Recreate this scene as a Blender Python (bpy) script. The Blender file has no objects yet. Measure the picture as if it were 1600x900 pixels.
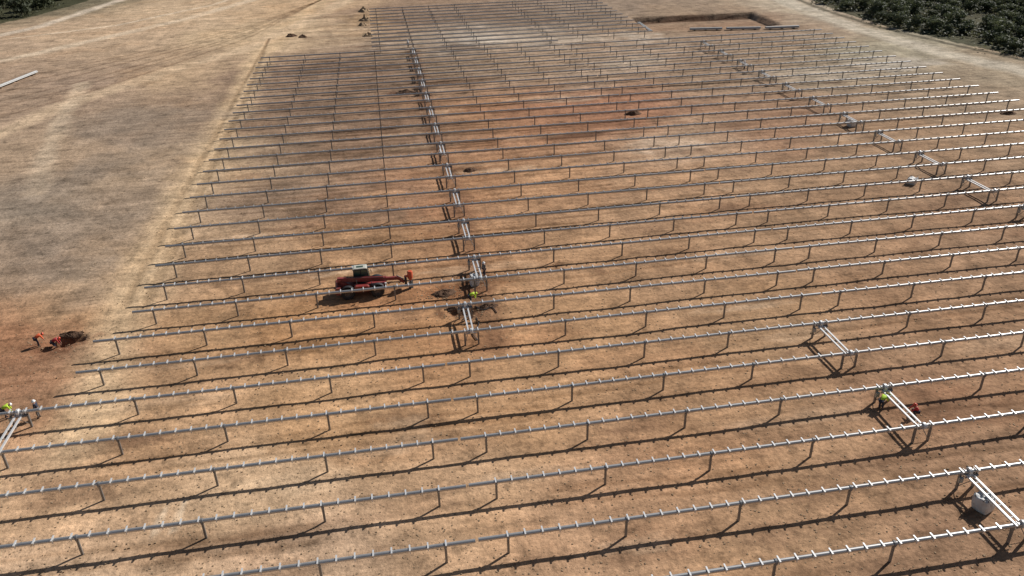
import bpy, bmesh, math, random
import numpy as np
from mathutils import Vector, Matrix
random.seed(7)
rng = np.random.default_rng(7)
S = bpy.context.scene
COL = S.collection
R = math.radians

# ------------------------------------------------------------------ camera frame
F = 1271.0
H = 39.5
TH = 1.5            # tube height
AY = np.array([-240., 663., -1271.]); AY /= np.linalg.norm(AY)
AX = np.array([9270., 919., -1271.]); AX -= AY * AX.dot(AY); AX /= np.linalg.norm(AX)
AZ = np.cross(AX, AY)

def gp(px, py, z=0.0):
    v = np.array([px - 800., 450. - py, -F])
    w = np.array([AX @ v, AY @ v, AZ @ v])
    t = (z - H) / w[2]
    return float(w[0] * t), float(w[1] * t)

def proj(x, y, z=0.0):
    d = np.array([x, y, z - H])
    c = AX * d[0] + AY * d[1] + AZ * d[2]
    return 800 + F * c[0] / -c[2], 450 - F * c[1] / -c[2]

cam = bpy.data.cameras.new('camera')
co = bpy.data.objects.new('camera', cam)
COL.objects.link(co)
M = Matrix(((AX[0], AX[1], AX[2], 0), (AY[0], AY[1], AY[2], 0), (AZ[0], AZ[1], AZ[2], H), (0, 0, 0, 1)))
co.matrix_world = M
cam.sensor_width = 36
cam.lens = 36 * F / 1600
cam.clip_end = 9000
S.camera = co

# ------------------------------------------------------------------ light
SUN = Vector((1.75, 1.0, 1.5)).normalized()
sl = bpy.data.lights.new('sun', 'SUN')
sl.energy = 5.0
sl.angle = R(0.5)
sl.color = (1.0, 0.975, 0.94)
so = bpy.data.objects.new('sun', sl)
COL.objects.link(so)
so.rotation_euler = (-SUN).to_track_quat('-Z', 'Y').to_euler()
so.location = (100, 60, 90)
W = bpy.data.worlds.new("World")
S.world = W
W.use_nodes = True
nt = W.node_tree
bg = nt.nodes['Background']
sk = nt.nodes.new('ShaderNodeTexSky')
sk.sky_type = 'NISHITA'
sk.sun_disc = False
sk.sun_elevation = math.asin(SUN.z)
sk.sun_rotation = math.atan2(SUN.x, SUN.y)
nt.links.new(sk.outputs[0], bg.inputs[0])
bg.inputs[1].default_value = 0.05
S.view_settings.view_transform = 'Standard'
S.view_settings.look = 'None'
S.view_settings.exposure = 0

# ------------------------------------------------------------------ helpers
def lin(c):
    c = np.asarray(c, float) / 255.
    return np.where(c <= 0.04045, c / 12.92, ((c + 0.055) / 1.055) ** 2.4)

def tag(o, label=None, cat=None, group=None, kind=None):
    if label: o['label'] = label
    if cat: o['category'] = cat
    if group: o['group'] = group
    if kind: o['kind'] = kind
    return o

def empty(name, loc, rz=0.0):
    o = bpy.data.objects.new(name, None)
    o.empty_display_size = 0.3
    COL.objects.link(o)
    o.location = loc
    o.rotation_euler = (0, 0, rz)
    return o

KIDS = {}
def link(name, me, parent=None):
    o = bpy.data.objects.new(name, me)
    COL.objects.link(o)
    if parent is not None:
        o.parent = parent
        KIDS.setdefault(parent.name, []).append(o)
    return o

def copy_tree(o, parent=None):
    c = o.copy()
    COL.objects.link(c)
    if parent is not None:
        c.parent = parent
        KIDS.setdefault(parent.name, []).append(c)
    for ch in list(KIDS.get(o.name, [])):
        copy_tree(ch, c)
    return c

class MB:
    def __init__(s):
        s.v = []; s.f = []
    def add(s, vs, fs):
        n = len(s.v)
        s.v += [tuple(p) for p in vs]
        s.f += [tuple(i + n for i in f) for f in fs]
        return s
    def box(s, c, d, Rm=None):
        hx, hy, hz = d[0] / 2, d[1] / 2, d[2] / 2
        vs = [Vector((x, y, z)) for x in (-hx, hx) for y in (-hy, hy) for z in (-hz, hz)]
        if Rm is not None: vs = [Rm @ p for p in vs]
        vs = [p + Vector(c) for p in vs]
        return s.add(vs, [(0, 1, 3, 2), (4, 6, 7, 5), (0, 4, 5, 1), (2, 3, 7, 6), (0, 2, 6, 4), (1, 5, 7, 3)])
    def cyl(s, p0, p1, r0, r1=None, n=10, caps=True):
        if r1 is None: r1 = r0
        p0 = Vector(p0); p1 = Vector(p1)
        q = (p1 - p0).to_track_quat('Z', 'Y')
        vs = []
        for p, r in ((p0, r0), (p1, r1)):
            for i in range(n):
                a = 2 * math.pi * i / n
                vs.append(p + q @ Vector((math.cos(a) * r, math.sin(a) * r, 0)))
        fs = [(i, (i + 1) % n, n + (i + 1) % n, n + i) for i in range(n)]
        if caps:
            fs.append(tuple(range(n))[::-1]); fs.append(tuple(range(n, 2 * n)))
        return s.add(vs, fs)
    def lathe(s, prof, origin, axis, n=20):
        q = Vector(axis).to_track_quat('Z', 'Y')
        o = Vector(origin)
        vs = []
        for (r, h) in prof:
            for i in range(n):
                a = 2 * math.pi * i / n
                vs.append(o + q @ Vector((math.cos(a) * r, math.sin(a) * r, h)))
        fs = []
        for k in range(len(prof) - 1):
            for i in range(n):
                fs.append((k * n + i, k * n + (i + 1) % n, (k + 1) * n + (i + 1) % n, (k + 1) * n + i))
        return s.add(vs, fs)
    def prism(s, prof, y0, y1):
        n = len(prof)
        vs = [(x, y0, z) for x, z in prof] + [(x, y1, z) for x, z in prof]
        fs = [(i, (i + 1) % n, n + (i + 1) % n, n + i) for i in range(n)]
        fs.append(tuple(range(n))[::-1]); fs.append(tuple(range(n, 2 * n)))
        return s.add(vs, fs)
    def mesh(s, name, mat, smooth=True, ang=40):
        me = bpy.data.meshes.new(name)
        me.from_pydata(s.v, [], s.f)
        if smooth:
            me.polygons.foreach_set('use_smooth', [True] * len(me.polygons))
            me.set_sharp_from_angle(angle=R(ang))
        me.materials.append(mat)
        bm = bmesh.new(); bm.from_mesh(me)
        bmesh.ops.recalc_face_normals(bm, faces=bm.faces)
        bm.to_mesh(me); bm.free()
        return me
    def build(s, name, mat, parent=None, smooth=True, ang=40):
        return link(name, s.mesh(name, mat, smooth, ang), parent)

def mat(name, col, rough=0.6, metal=0.0, var=0.15, scale=3.0, dirt=None):
    m = bpy.data.materials.new(name)
    m.use_nodes = True
    t = m.node_tree
    b = t.nodes['Principled BSDF']
    b.inputs['Roughness'].default_value = rough
    b.inputs['Metallic'].default_value = metal
    tc = t.nodes.new('ShaderNodeTexCoord')
    nz = t.nodes.new('ShaderNodeTexNoise')
    nz.inputs['Scale'].default_value = scale
    nz.inputs['Detail'].default_value = 5
    t.links.new(tc.outputs['Object'], nz.inputs['Vector'])
    rp = t.nodes.new('ShaderNodeMix'); rp.data_type = 'RGBA'
    c = np.array(col, float)
    rp.inputs[6].default_value = (*(c * (1 - var)), 1)
    rp.inputs[7].default_value = (*np.minimum(c * (1 + var), 0.95), 1)
    t.links.new(nz.outputs['Fac'], rp.inputs[0])
    out = rp.outputs[2]
    if dirt is not None:
        n2 = t.nodes.new('ShaderNodeTexNoise')
        n2.inputs['Scale'].default_value = scale * 0.7
        n2.inputs['Detail'].default_value = 7
        t.links.new(tc.outputs['Object'], n2.inputs['Vector'])
        mr = t.nodes.new('ShaderNodeMapRange')
        mr.inputs[1].default_value = 0.45; mr.inputs[2].default_value = 0.75
        mr.inputs[4].default_value = 0.6
        t.links.new(n2.outputs['Fac'], mr.inputs[0])
        mx = t.nodes.new('ShaderNodeMix'); mx.data_type = 'RGBA'
        mx.inputs[7].default_value = (*dirt, 1)
        t.links.new(out, mx.inputs[6]); t.links.new(mr.outputs[0], mx.inputs[0])
        out = mx.outputs[2]
    t.links.new(out, b.inputs['Base Color'])
    return m

MT = dict(
    galv=mat('galvanised_steel', (0.50, 0.485, 0.465), 0.36, 0.62, 0.14, 2.0),
    post=mat('post_steel', (0.24, 0.235, 0.225), 0.5, 0.5, 0.2, 3.0),
    bright=mat('bright_steel', (0.70, 0.69, 0.67), 0.42, 0.30, 0.1, 2.0),
    grey=mat('grey_paint', (0.20, 0.20, 0.20), 0.5, 0.1, 0.15),
    white=mat('white_woven_plastic', (0.70, 0.70, 0.68), 0.7, 0, 0.08, 4.0, (0.45, 0.36, 0.28)),
    tubewhite=mat('pale_tube', (0.46, 0.45, 0.43), 0.5, 0.2, 0.12),
    red=mat('maroon_paint', (0.24, 0.032, 0.03), 0.42, 0, 0.18, 2.5, (0.2, 0.11, 0.07)),
    orange=mat('orange_paint', (0.62, 0.09, 0.03), 0.5, 0, 0.15, 3, (0.3, 0.14, 0.08)),
    black=mat('black_paint', (0.025, 0.025, 0.027), 0.5, 0, 0.2),
    rubber=mat('tyre_rubber', (0.028, 0.026, 0.024), 0.85, 0, 0.3, 4, (0.07, 0.05, 0.035)),
    rim=mat('rim_paint', (0.12, 0.10, 0.09), 0.5, 0.2, 0.2, 4, (0.12, 0.08, 0.05)),
    roof=mat('cab_roof', (0.50, 0.49, 0.42), 0.55, 0, 0.1, 3, (0.35, 0.28, 0.2)),
    glass=mat('cab_glass', (0.05, 0.085, 0.06), 0.08, 0, 0.1),
    lamp=mat('lamp_glass', (0.7, 0.7, 0.65), 0.15, 0, 0.05),
    steel_dark=mat('worn_steel', (0.10, 0.09, 0.08), 0.5, 0.7, 0.3, 6),
    skin=mat('skin', (0.38, 0.21, 0.14), 0.6, 0, 0.08),
    hivis=mat('hivis_yellow', (0.55, 0.78, 0.05), 0.7, 0, 0.1),
    hiorange=mat('hivis_orange', (0.75, 0.13, 0.04), 0.7, 0, 0.12),
    redcloth=mat('red_cloth', (0.45, 0.04, 0.04), 0.8, 0, 0.12),
    navy=mat('navy_cloth', (0.03, 0.035, 0.06), 0.85, 0, 0.2),
    greycloth=mat('grey_cloth', (0.14, 0.13, 0.12), 0.85, 0, 0.2),
    whitecloth=mat('white_cloth', (0.72, 0.71, 0.70), 0.8, 0, 0.06),
    helmet=mat('helmet_white', (0.8, 0.8, 0.78), 0.35, 0, 0.03),
    helmetr=mat('helmet_red', (0.6, 0.07, 0.03), 0.35, 0, 0.05),
    boot=mat('boot_leather', (0.06, 0.04, 0.03), 0.8, 0, 0.2),
    timber=mat('timber', (0.32, 0.22, 0.13), 0.8, 0, 0.25, 5),
    bark=mat('bark', (0.09, 0.07, 0.05), 0.9, 0, 0.3, 5),
)

def soilmat(name, c, var=0.45):
    m = bpy.data.materials.new(name); m.use_nodes = True
    t = m.node_tree; b = t.nodes['Principled BSDF']
    b.inputs['Roughness'].default_value = 0.95
    b.inputs['Specular IOR Level'].default_value = 0.1
    tc = t.nodes.new('ShaderNodeTexCoord')
    n = t.nodes.new('ShaderNodeTexNoise'); n.inputs['Scale'].default_value = 2.2; n.inputs['Detail'].default_value = 8; n.inputs['Roughness'].default_value = 0.7
    t.links.new(tc.outputs['Object'], n.inputs['Vector'])
    mx = t.nodes.new('ShaderNodeMix'); mx.data_type = 'RGBA'
    c = np.array(c)
    mx.inputs[6].default_value = (*(c * (1 - var)), 1); mx.inputs[7].default_value = (*(c * (1 + var)), 1)
    t.links.new(n.outputs['Fac'], mx.inputs[0]); t.links.new(mx.outputs[2], b.inputs['Base Color'])
    bp = t.nodes.new('ShaderNodeBump'); bp.inputs['Strength'].default_value = 0.8; bp.inputs['Distance'].default_value = 0.12
    t.links.new(n.outputs['Fac'], bp.inputs['Height']); t.links.new(bp.outputs[0], b.inputs['Normal'])
    return m
MT['soil_dark'] = soilmat('dark_soil', (0.13, 0.078, 0.05))
MT['soil_tan'] = soilmat('tan_soil', (0.34, 0.24, 0.15))

def leafmat(name, c):
    m = bpy.data.materials.new(name); m.use_nodes = True
    t = m.node_tree; b = t.nodes['Principled BSDF']
    b.inputs['Roughness'].default_value = 0.7
    oi = t.nodes.new('ShaderNodeObjectInfo')
    tc = t.nodes.new('ShaderNodeTexCoord')
    n = t.nodes.new('ShaderNodeTexNoise'); n.inputs['Scale'].default_value = 1.3; n.inputs['Detail'].default_value = 4
    t.links.new(tc.outputs['Object'], n.inputs['Vector'])
    ad = t.nodes.new('ShaderNodeMath'); ad.operation = 'MULTIPLY_ADD'; ad.inputs[1].default_value = 0.5
    t.links.new(oi.outputs['Random'], ad.inputs[0]); t.links.new(n.outputs['Fac'], ad.inputs[2])
    mx = t.nodes.new('ShaderNodeMix'); mx.data_type = 'RGBA'
    c = np.array(c)
    mx.inputs[6].default_value = (*(c * 0.6), 1); mx.inputs[7].default_value = (*(c * np.array([1.5, 1.35, 1.3])), 1)
    mr = t.nodes.new('ShaderNodeMapRange'); mr.inputs[1].default_value = 0.35; mr.inputs[2].default_value = 1.05
    t.links.new(ad.outputs[0], mr.inputs[0]); t.links.new(mr.outputs[0], mx.inputs[0])
    t.links.new(mx.outputs[2], b.inputs['Base Color'])
    tr = t.nodes.new('ShaderNodeBsdfTranslucent'); t.links.new(mx.outputs[2], tr.inputs[0])
    ms = t.nodes.new('ShaderNodeMixShader'); ms.inputs[0].default_value = .35
    t.links.new(b.outputs[0], ms.inputs[1]); t.links.new(tr.outputs[0], ms.inputs[2])
    t.links.new(ms.outputs[0], t.nodes['Material Output'].inputs['Surface'])
    return m
MT['leaf'] = leafmat('dark_foliage', (0.085, 0.104, 0.052))
MT['scrub'] = leafmat('scrub_foliage', (0.088, 0.098, 0.052))

# ------------------------------------------------------------------ terrain
def vnoise(x, y, seed):
    xi = np.floor(x).astype(np.int64); yi = np.floor(y).astype(np.int64)
    fx = x - xi; fy = y - yi
    fx = fx * fx * (3 - 2 * fx); fy = fy * fy * (3 - 2 * fy)
    def h(a, b):
        n = (a * 374761393 + b * 668265263 + seed * 974711) & 0xFFFFFFFF
        n = ((n ^ (n >> 13)) * 1274126177) & 0xFFFFFFFF
        n = n ^ (n >> 16)
        return (n & 0xFFFF) / 65535.0
    return (h(xi, yi) * (1 - fx) + h(xi + 1, yi) * fx) * (1 - fy) + (h(xi, yi + 1) * (1 - fx) + h(xi + 1, yi + 1) * fx) * fy

def fbm(x, y, seed, o=4):
    a = 0.5; s = 0; tot = 0
    for i in range(o):
        s = s + a * vnoise(x, y, seed + i * 17); tot += a
        x = x * 2.03; y = y * 2.03; a *= 0.5
    return s / tot - 0.5

PITCH = 0.1355 * 38
Y0 = 0.866 * 38
def rowY(k): return Y0 + PITCH * k

PITS = []
def addpit(px, py, hx, hy, rot, d, soft=0.35):
    x, y = gp(px, py); PITS.append((x, y, hx, hy, R(rot), d, soft))
addpit(103, 531, 1.5, 0.6, 8, 0.9)
addpit(76, 545, 1.6, 0.35, 15, 0.3)
addpit(722, 487, 1.2, 0.5, 5, 0.45)
PITS.append((87.0, 214.5, 17.0, 10.0, R(-3), 1.5, 0.05))

def height(x, y):
    x = np.asarray(x, float); y = np.asarray(y, float)
    h = 0.22 * fbm(x / 45, y / 45, 3, 2) + 0.17 * fbm(x / 7, y / 7, 11, 3) + 0.06 * fbm(x / 1.5, y / 1.5, 23, 3)
    for (cx, cy, hx, hy, r, d, soft) in PITS:
        dx = x - cx; dy = y - cy
        u = (dx * math.cos(r) + dy * math.sin(r)) / hx
        v = (-dx * math.sin(r) + dy * math.cos(r)) / hy
        q = (np.abs(u) ** 4 + np.abs(v) ** 4) ** 0.25
        if hx > 10: q = np.maximum(np.abs(u), np.abs(v)) + .05 * fbm(x / 4, y / 4, 71, 2)
        m = np.clip((1 + soft - q) / (2 * soft), 0, 1)
        m = m * m * (3 - 2 * m)
        h = h - d * m
    return h
def gz(x, y): return float(height(np.array([x]), np.array([y]))[0])

def seg(a, b, s): return np.arange(a, b, s)
def outw(a, n, g, s):
    r = []; v = a
    for i in range(n):
        s *= g; v += s; r.append(v)
    return np.array(r)
xs = np.concatenate([-outw(140, 16, 1.45, 4)[::-1] , seg(-140, -45, .6), seg(-45, 12, .3), seg(12, 75, .45), seg(75, 190, .8), outw(190, 16, 1.45, 4)])
ys = np.concatenate([-outw(5, 14, 1.5, 5)[::-1], seg(0, 18, 1.5), seg(18, 60, .35), seg(60, 85, .3), seg(85, 150, .4), seg(150, 230, .6), seg(230, 330, 1.0), outw(330, 16, 1.45, 4)])
GX, GY = np.meshgrid(xs, ys)
X = GX.ravel(); Y = GY.ravel()
Zg = height(X, Y)

SAMP = """60 15 110 98 76|30 60 168 140 112|150 50 176 146 115|300 20 184 154 121|450 15 180 147 112|600 20 138 111 88|750 20 133 109 88|900 20 138 116 95|1050 30 140 116 92|1150 30 140 112 88|1230 10 172 152 126|1400 75 152 137 112|1580 115 147 127 102
50 150 150 124 100|150 130 150 124 101|280 120 170 140 108|400 50 185 155 120|450 120 136 110 88|560 120 134 107 85|700 100 140 115 91|780 60 164 144 122|850 100 155 128 102|950 100 160 134 109|1100 120 146 119 94|1300 110 146 124 99|1500 150 146 122 97
80 230 158 131 104|200 200 142 119 97|340 230 170 142 111|450 200 131 105 83|600 210 134 105 82|750 180 155 115 83|850 190 150 108 79|950 170 150 107 80|1050 230 164 133 105|1200 200 148 113 86|1400 210 151 119 90|1550 230 146 117 90
80 330 140 121 101|200 320 148 124 100|300 270 175 144 111|400 300 138 112 89|550 300 142 111 86|650 300 150 113 85|760 280 160 118 84|900 280 164 124 90|1050 300 163 127 95|1300 300 153 120 90|1500 350 144 112 85
60 420 143 120 98|180 420 162 132 101|240 370 175 143 110|380 400 160 126 94|560 390 155 118 85|700 400 155 115 82|900 400 164 126 92|1100 420 159 123 91|1400 420 149 115 86
30 530 150 110 80|100 560 152 114 85|150 500 165 127 92|300 520 166 128 92|500 500 164 122 84|700 520 160 118 82|900 520 167 128 92|1200 500 159 124 91|1500 520 148 114 85
40 610 153 114 84|200 640 172 134 98|500 640 175 136 98|800 640 171 131 94|1100 640 164 126 92|1450 620 150 113 84
100 780 180 144 109|400 760 182 148 113|700 770 177 140 105|1000 760 168 129 96|1300 740 158 122 90|1580 760 147 113 85
150 880 185 151 118|450 860 182 148 116|900 880 171 133 100|1200 860 163 127 94|1500 880 147 113 85"""
sp = [tuple(float(q) for q in e.split()) for l in SAMP.split('\n') for e in l.split('|')]
P = np.array([gp(a[0], a[1]) for a in sp]); C = np.array([lin(a[2:]) for a in sp])
def metric(x, y):
    y2 = np.maximum(y, 20); return x / y2 * 1.4, np.log(y2) * 1.35
wx = X + 9 * fbm(X / 14, Y / 14, 41, 3) * (Y / 90); wy = Y + 9 * fbm(X / 14, Y / 14, 57, 3) * (Y / 90)
U, V = metric(wx, wy); PU, PV = metric(P[:, 0], P[:, 1])
colr = np.zeros((len(X), 3)); wt = np.zeros(len(X))
for i in range(len(sp)):
    q_ = (U - PU[i]) ** 2 + (V - PV[i]) ** 2 + 0.0025
    w = 1.0 / (q_ * q_)
    colr += w[:, None] * C[i]; wt += w
colr /= wt[:, None]

def bbox(xa, xb, ya, yb):
    i0, i1 = np.searchsorted(xs, (xa, xb)); j0, j1 = np.searchsorted(ys, (ya, yb))
    if i1 <= i0 or j1 <= j0: return None
    return (np.arange(j0, j1)[:, None] * len(xs) + np.arange(i0, i1)[None, :]).ravel()
def polydist(pts, sel):
    x = X[sel]; y = Y[sel]; d = np.full(len(x), 1e9)
    for (a, b) in zip(pts[:-1], pts[1:]):
        ax, ay = a; bx, by = b; L = (bx - ax) ** 2 + (by - ay) ** 2 + 1e-9
        t = np.clip(((x - ax) * (bx - ax) + (y - ay) * (by - ay)) / L, 0, 1)
        d = np.minimum(d, np.hypot(x - ax - t * (bx - ax), y - ay - t * (by - ay)))
    return d
def stroke(pts, w, c=None, st=0.6, mul=None, px=True, depth=0.0, soft=0.5, rag=0.5):
    p = [gp(*q) for q in pts] if px else pts
    sel = bbox(min(q[0] for q in p) - w * 2, max(q[0] for q in p) + w * 2, min(q[1] for q in p) - w * 2, max(q[1] for q in p) + w * 2)
    if sel is None: return
    d = polydist(p, sel) / (w / 2)
    d = d + rag * fbm(X[sel] / max(w, 1.), Y[sel] / max(w, 1.), 91, 3) * 2
    m = np.clip((1 + soft - d) / (2 * soft), 0, 1) * st
    if c is not None: colr[sel] = colr[sel] * (1 - m[:, None]) + lin(c) * m[:, None]
    if mul is not None: colr[sel] *= (1 - m[:, None]) + np.array(mul) * m[:, None]
    if depth: Zg[sel] -= depth * m
def blob(px, py, rx, ry, c, st=0.6):
    cx, cy = gp(px, py)
    sel = bbox(cx - rx * 2.2, cx + rx * 2.2, cy - ry * 2.2, cy + ry * 2.2)
    if sel is None: return
    q = np.hypot((X[sel] - cx) / rx, (Y[sel] - cy) / ry) + 1.9 * fbm(X[sel] / (rx * .45), Y[sel] / (ry * .6), int(px), 5)
    m = np.clip((1.15 - q) / 0.6, 0, 1) * st
    colr[sel] = colr[sel] * (1 - m[:, None]) + lin(c) * m[:, None]

# pale haul tracks on the left
stroke([(120, 690), (190, 500), (262, 350), (322, 250), (372, 160), (408, 85), (470, 25), (520, -10)], 5.5, (192, 160, 122), .75)
stroke([(-20, 218), (100, 165), (250, 115), (380, 78), (480, 32), (560, -10)], 5, (192, 162, 128), .7)
stroke([(-20, 100), (150, 62), (300, 27), (420, -8)], 4, (200, 174, 143), .75)
stroke([(-20, 60), (60, 42), (140, 16), (210, -8)], 4, (198, 176, 150), .8)
stroke([(60, 300), (72, 245), (95, 190), (130, 130)], 3.0, (186, 160, 130), .75)
stroke([(20, 60), (180, 40), (330, 8), (380, -8)], 1.5, (202, 178, 148), .7)
stroke([(200, 330), (150, 430), (120, 470)], 6, (152, 128, 104), .4)
for off in (0, 9, 18, 32, 41, 58):
    stroke([(-10, 128 + off), (120, 103 + off * .8), (260, 72 + off * .55), (390, 40 + off * .3), (500, 0)], 1.0, None, .85, (.70, .68, .66), depth=.06)
for off in (0, 16, 40, 60):
    stroke([(230, 360 + off), (160, 300 + off), (60, 260 + off), (-10, 250 + off)], .8, None, .6, (.78, .77, .76))
for off in (0, 7, 30, 38):
    stroke([(190 + off, 480), (255 + off, 350), (318 + off * .7, 240), (368 + off * .5, 150), (420, 60)], .6, None, .8, (.76, .74, .72), depth=.05)
rr = random.Random(9)
for i in range(40):
    a0, b0 = rr.uniform(-10, 300), rr.uniform(130, 470)
    L = rr.uniform(40, 130)
    if a0 + L > 430 - b0 * .45: continue
    stroke([(a0, b0), (a0 + L * .5, b0 - L * .11 + rr.uniform(-3, 3)), (a0 + L, b0 - L * .22)], rr.uniform(.5, 1.0), None, .5, rr.choice(((.80, .79, .78), (.84, .83, .82), (1.12, 1.12, 1.12))), depth=.02)
for (a, b, rx, ry) in ((100, 360, 9, 9), (60, 290, 9, 10), (220, 190, 14, 12), (130, 420, 6, 5), (190, 260, 9, 9)):
    blob(a, b, rx, ry, (130, 112, 94), .45)
# red-brown and pale patches
for (a, b, rx, ry, c, s) in ((830, 165, 14, 7, (144, 100, 73), .45), (900, 213, 7, 1.6, (92, 64, 47), .75), (960, 190, 9, 5, (144, 102, 75), .4),
    (700, 130, 8, 5, (114, 88, 68), .55), (640, 145, 5, 1.6, (88, 58, 42), .75), (775, 62, 8, 6, (190, 172, 150), .6), (900, 60, 14, 5, (180, 160, 137), .5),
    (1050, 228, 7, 4, (188, 160, 132), .55), (980, 98, 9, 5, (182, 161, 136), .5), (1010, 60, 7, 6, (184, 164, 141), .5), (900, 155, 8, 2, (188, 162, 135), .45), (600, 305, 3.5, 3, (178, 136, 100), .6),
    (560, 340, 8, 2.5, (102, 80, 62), .6), (470, 330, 6, 3, (106, 84, 65), .55), (480, 170, 12, 6, (110, 87, 69), .55), (560, 240, 12, 5, (112, 88, 68), .5), (430, 240, 8, 5, (112, 89, 70), .5), (500, 110, 12, 6, (112, 90, 72), .5),
    (870, 270, 6, 4, (178, 135, 98), .5), (1270, 118, 11, 7, (180, 162, 139), .45), (1400, 100, 9, 6, (180, 164, 145), .5), (720, 75, 6, 6, (102, 81, 66), .55), (850, 35, 16, 6, (112, 92, 75), .45), (680, 30, 12, 7, (110, 90, 73), .45),
    (40, 530, 5.5, 5, (138, 94, 66), .4), (20, 590, 5, 4, (136, 94, 68), .35), (95, 535, 3.2, 2, (112, 72, 50), .6),
    (725, 485, 2.6, 1.6, (74, 48, 34), .85), (700, 455, 3, 1.8, (92, 58, 38), .7), (640, 462, 8, 3, (150, 100, 66), .5), (735, 262, 2.4, 1.4, (100, 70, 50), .6),
    (745, 440, 3, 2, (116, 78, 52), .6), (800, 530, 6, 2, (146, 100, 68), .4), (450, 750, 4, 2, (192, 160, 125), .4), (1480, 640, 6, 3, (116, 80, 56), .45), (700, 330, 5, 6, (150, 104, 72), .4),
    (860, 415, 1.4, .8, (90, 60, 42), .6), (935, 421, 1.2, .8, (90, 60, 42), .5), (570, 30, 7, 14, (182, 147, 106), .4), (330, 850, 5, 1.6, (150, 116, 86), .5), (1100, 700, 9, 2, (140, 104, 76), .4), (1000, 850, 6, 2, (142, 106, 78), .4),
    (640, 700, 6, 2, (150, 112, 80), .4), (260, 700, 5, 1.6, (150, 114, 82), .4), (1250, 590, 7, 2, (134, 98, 70), .4), (1000, 560, 7, 2.2, (144, 106, 76), .4), (1350, 300, 12, 4, (132, 100, 74), .4), (1150, 330, 9, 3, (140, 104, 76), .4)):
    blob(a, b, rx, ry, c, s)
for _ in range(170):
    k = rr.uniform(0, 43); xx = rr.uniform(-24, 104) if 7 < k < 31 else (rr.uniform(-30, 62) if k < 7 else rr.uniform(0, 64)); yy = rowY(k)
    a, b = proj(xx, yy)
    blob(a, b, rr.uniform(2, 7), rr.uniform(.6, 1.6), rr.choice(((112, 83, 62), (122, 92, 68), (186, 154, 122), (104, 76, 56))), rr.uniform(.25, .55))
stroke([(8.2, rowY(6)), (8.6, rowY(12)), (7.9, rowY(20)), (8.4, rowY(32))], 2.6, (106, 75, 55), .55, px=False)  # disturbed soil plus the shadows along the centre drive column, painted dark
stroke([(74.3, rowY(8)), (74.6, rowY(18)), (74.2, rowY(31))], 2.2, (112, 88, 67), .45, px=False)  # weaker painted band of soil and shadow for the right-hand column
# excavation: shade of back and left cut edges painted dark, brown floor
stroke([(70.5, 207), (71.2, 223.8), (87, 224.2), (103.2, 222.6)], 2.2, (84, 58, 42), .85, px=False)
stroke([(74, 214), (100, 213)], 14, (142, 110, 84), .6, px=False)
# road along the wood
stroke([(1190, -20), (1240, 8), (1330, 42), (1440, 74), (1600, 112), (1760, 150)], 6, (182, 165, 141), .85)
stroke([(1236, -5), (1290, 17), (1370, 42), (1480, 68), (1600, 94), (1740, 122)], 1.8, (80, 72, 56), .85)  # tree and ditch shadow along the wood edge, painted into the ground
for o_ in (0, 10):
    stroke([(1200, -20 + o_), (1250, 8 + o_), (1340, 42 + o_), (1450, 72 + o_), (1610, 108 + o_)], .8, None, .6, (.8, .8, .8))
# tyre tracks between the rows; extra far lines stand in for row shadows
rr = random.Random(5)
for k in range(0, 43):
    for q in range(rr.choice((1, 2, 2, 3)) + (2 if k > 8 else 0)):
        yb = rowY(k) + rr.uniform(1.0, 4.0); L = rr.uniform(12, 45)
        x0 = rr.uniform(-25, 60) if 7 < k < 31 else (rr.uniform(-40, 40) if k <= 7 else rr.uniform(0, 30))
        if k > 8 and q < 2: x0 = rr.uniform(-25, -5); L = rr.uniform(20, 34)  # far-left lines painted to thicken the look of the row shadows
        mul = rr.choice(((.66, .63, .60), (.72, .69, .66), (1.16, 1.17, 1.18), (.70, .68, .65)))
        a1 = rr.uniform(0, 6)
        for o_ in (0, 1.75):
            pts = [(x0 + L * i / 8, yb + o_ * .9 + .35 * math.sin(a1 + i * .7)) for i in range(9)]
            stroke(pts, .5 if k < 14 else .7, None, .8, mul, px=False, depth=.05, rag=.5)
for (ax_, ay_, bx_, by_) in ((240, 835, 258, 795), (270, 830, 288, 785)):
    stroke([(ax_, ay_), (bx_, by_)], .45, (200, 172, 140), .8)
for _ in range(40):
    a_, b_ = rr.uniform(-20, 55), rr.uniform(38, 120)
    an = rr.uniform(0, 3.14); L = rr.uniform(4, 14)
    for o_ in (0, 1.7):
        pts = [(a_ + math.cos(an + i * .08) * L * i / 5 - math.sin(an) * o_, b_ + math.sin(an + i * .08) * L * i / 5 + math.cos(an) * o_) for i in range(6)]
        stroke(pts, .45, None, .6, rr.choice(((.74, .72, .70), (1.12, 1.13, 1.14))), px=False, depth=.03)
# wood floors
EDGE_R = [(1225, -30), (1262, -2), (1310, 18), (1390, 42), (1490, 66), (1600, 90), (1760, 124)]
EDGE_L = [(-200, 80), (-20, 42), (60, 24), (135, 2), (200, -25)]
def edge_y(E, px):
    return float(np.interp(px, [e[0] for e in E], [e[1] for e in E]))
D2 = -H
cx_ = AX[0] * X + AY[0] * Y + AZ[0] * D2; cy_ = AX[1] * X + AY[1] * Y + AZ[1] * D2; cz_ = AX[2] * X + AY[2] * Y + AZ[2] * D2
infr = cz_ < -1
PX = np.where(infr, 800 + F * cx_ / -np.minimum(cz_, -1), 0); PY = np.where(infr, 450 - F * cy_ / -np.minimum(cz_, -1), 2000)
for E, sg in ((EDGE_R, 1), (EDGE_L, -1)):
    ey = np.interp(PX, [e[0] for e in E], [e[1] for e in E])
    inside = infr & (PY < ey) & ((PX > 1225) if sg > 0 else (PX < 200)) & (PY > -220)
    colr[inside] = colr[inside] * .15 + lin((54, 55, 36)) * .85

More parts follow.
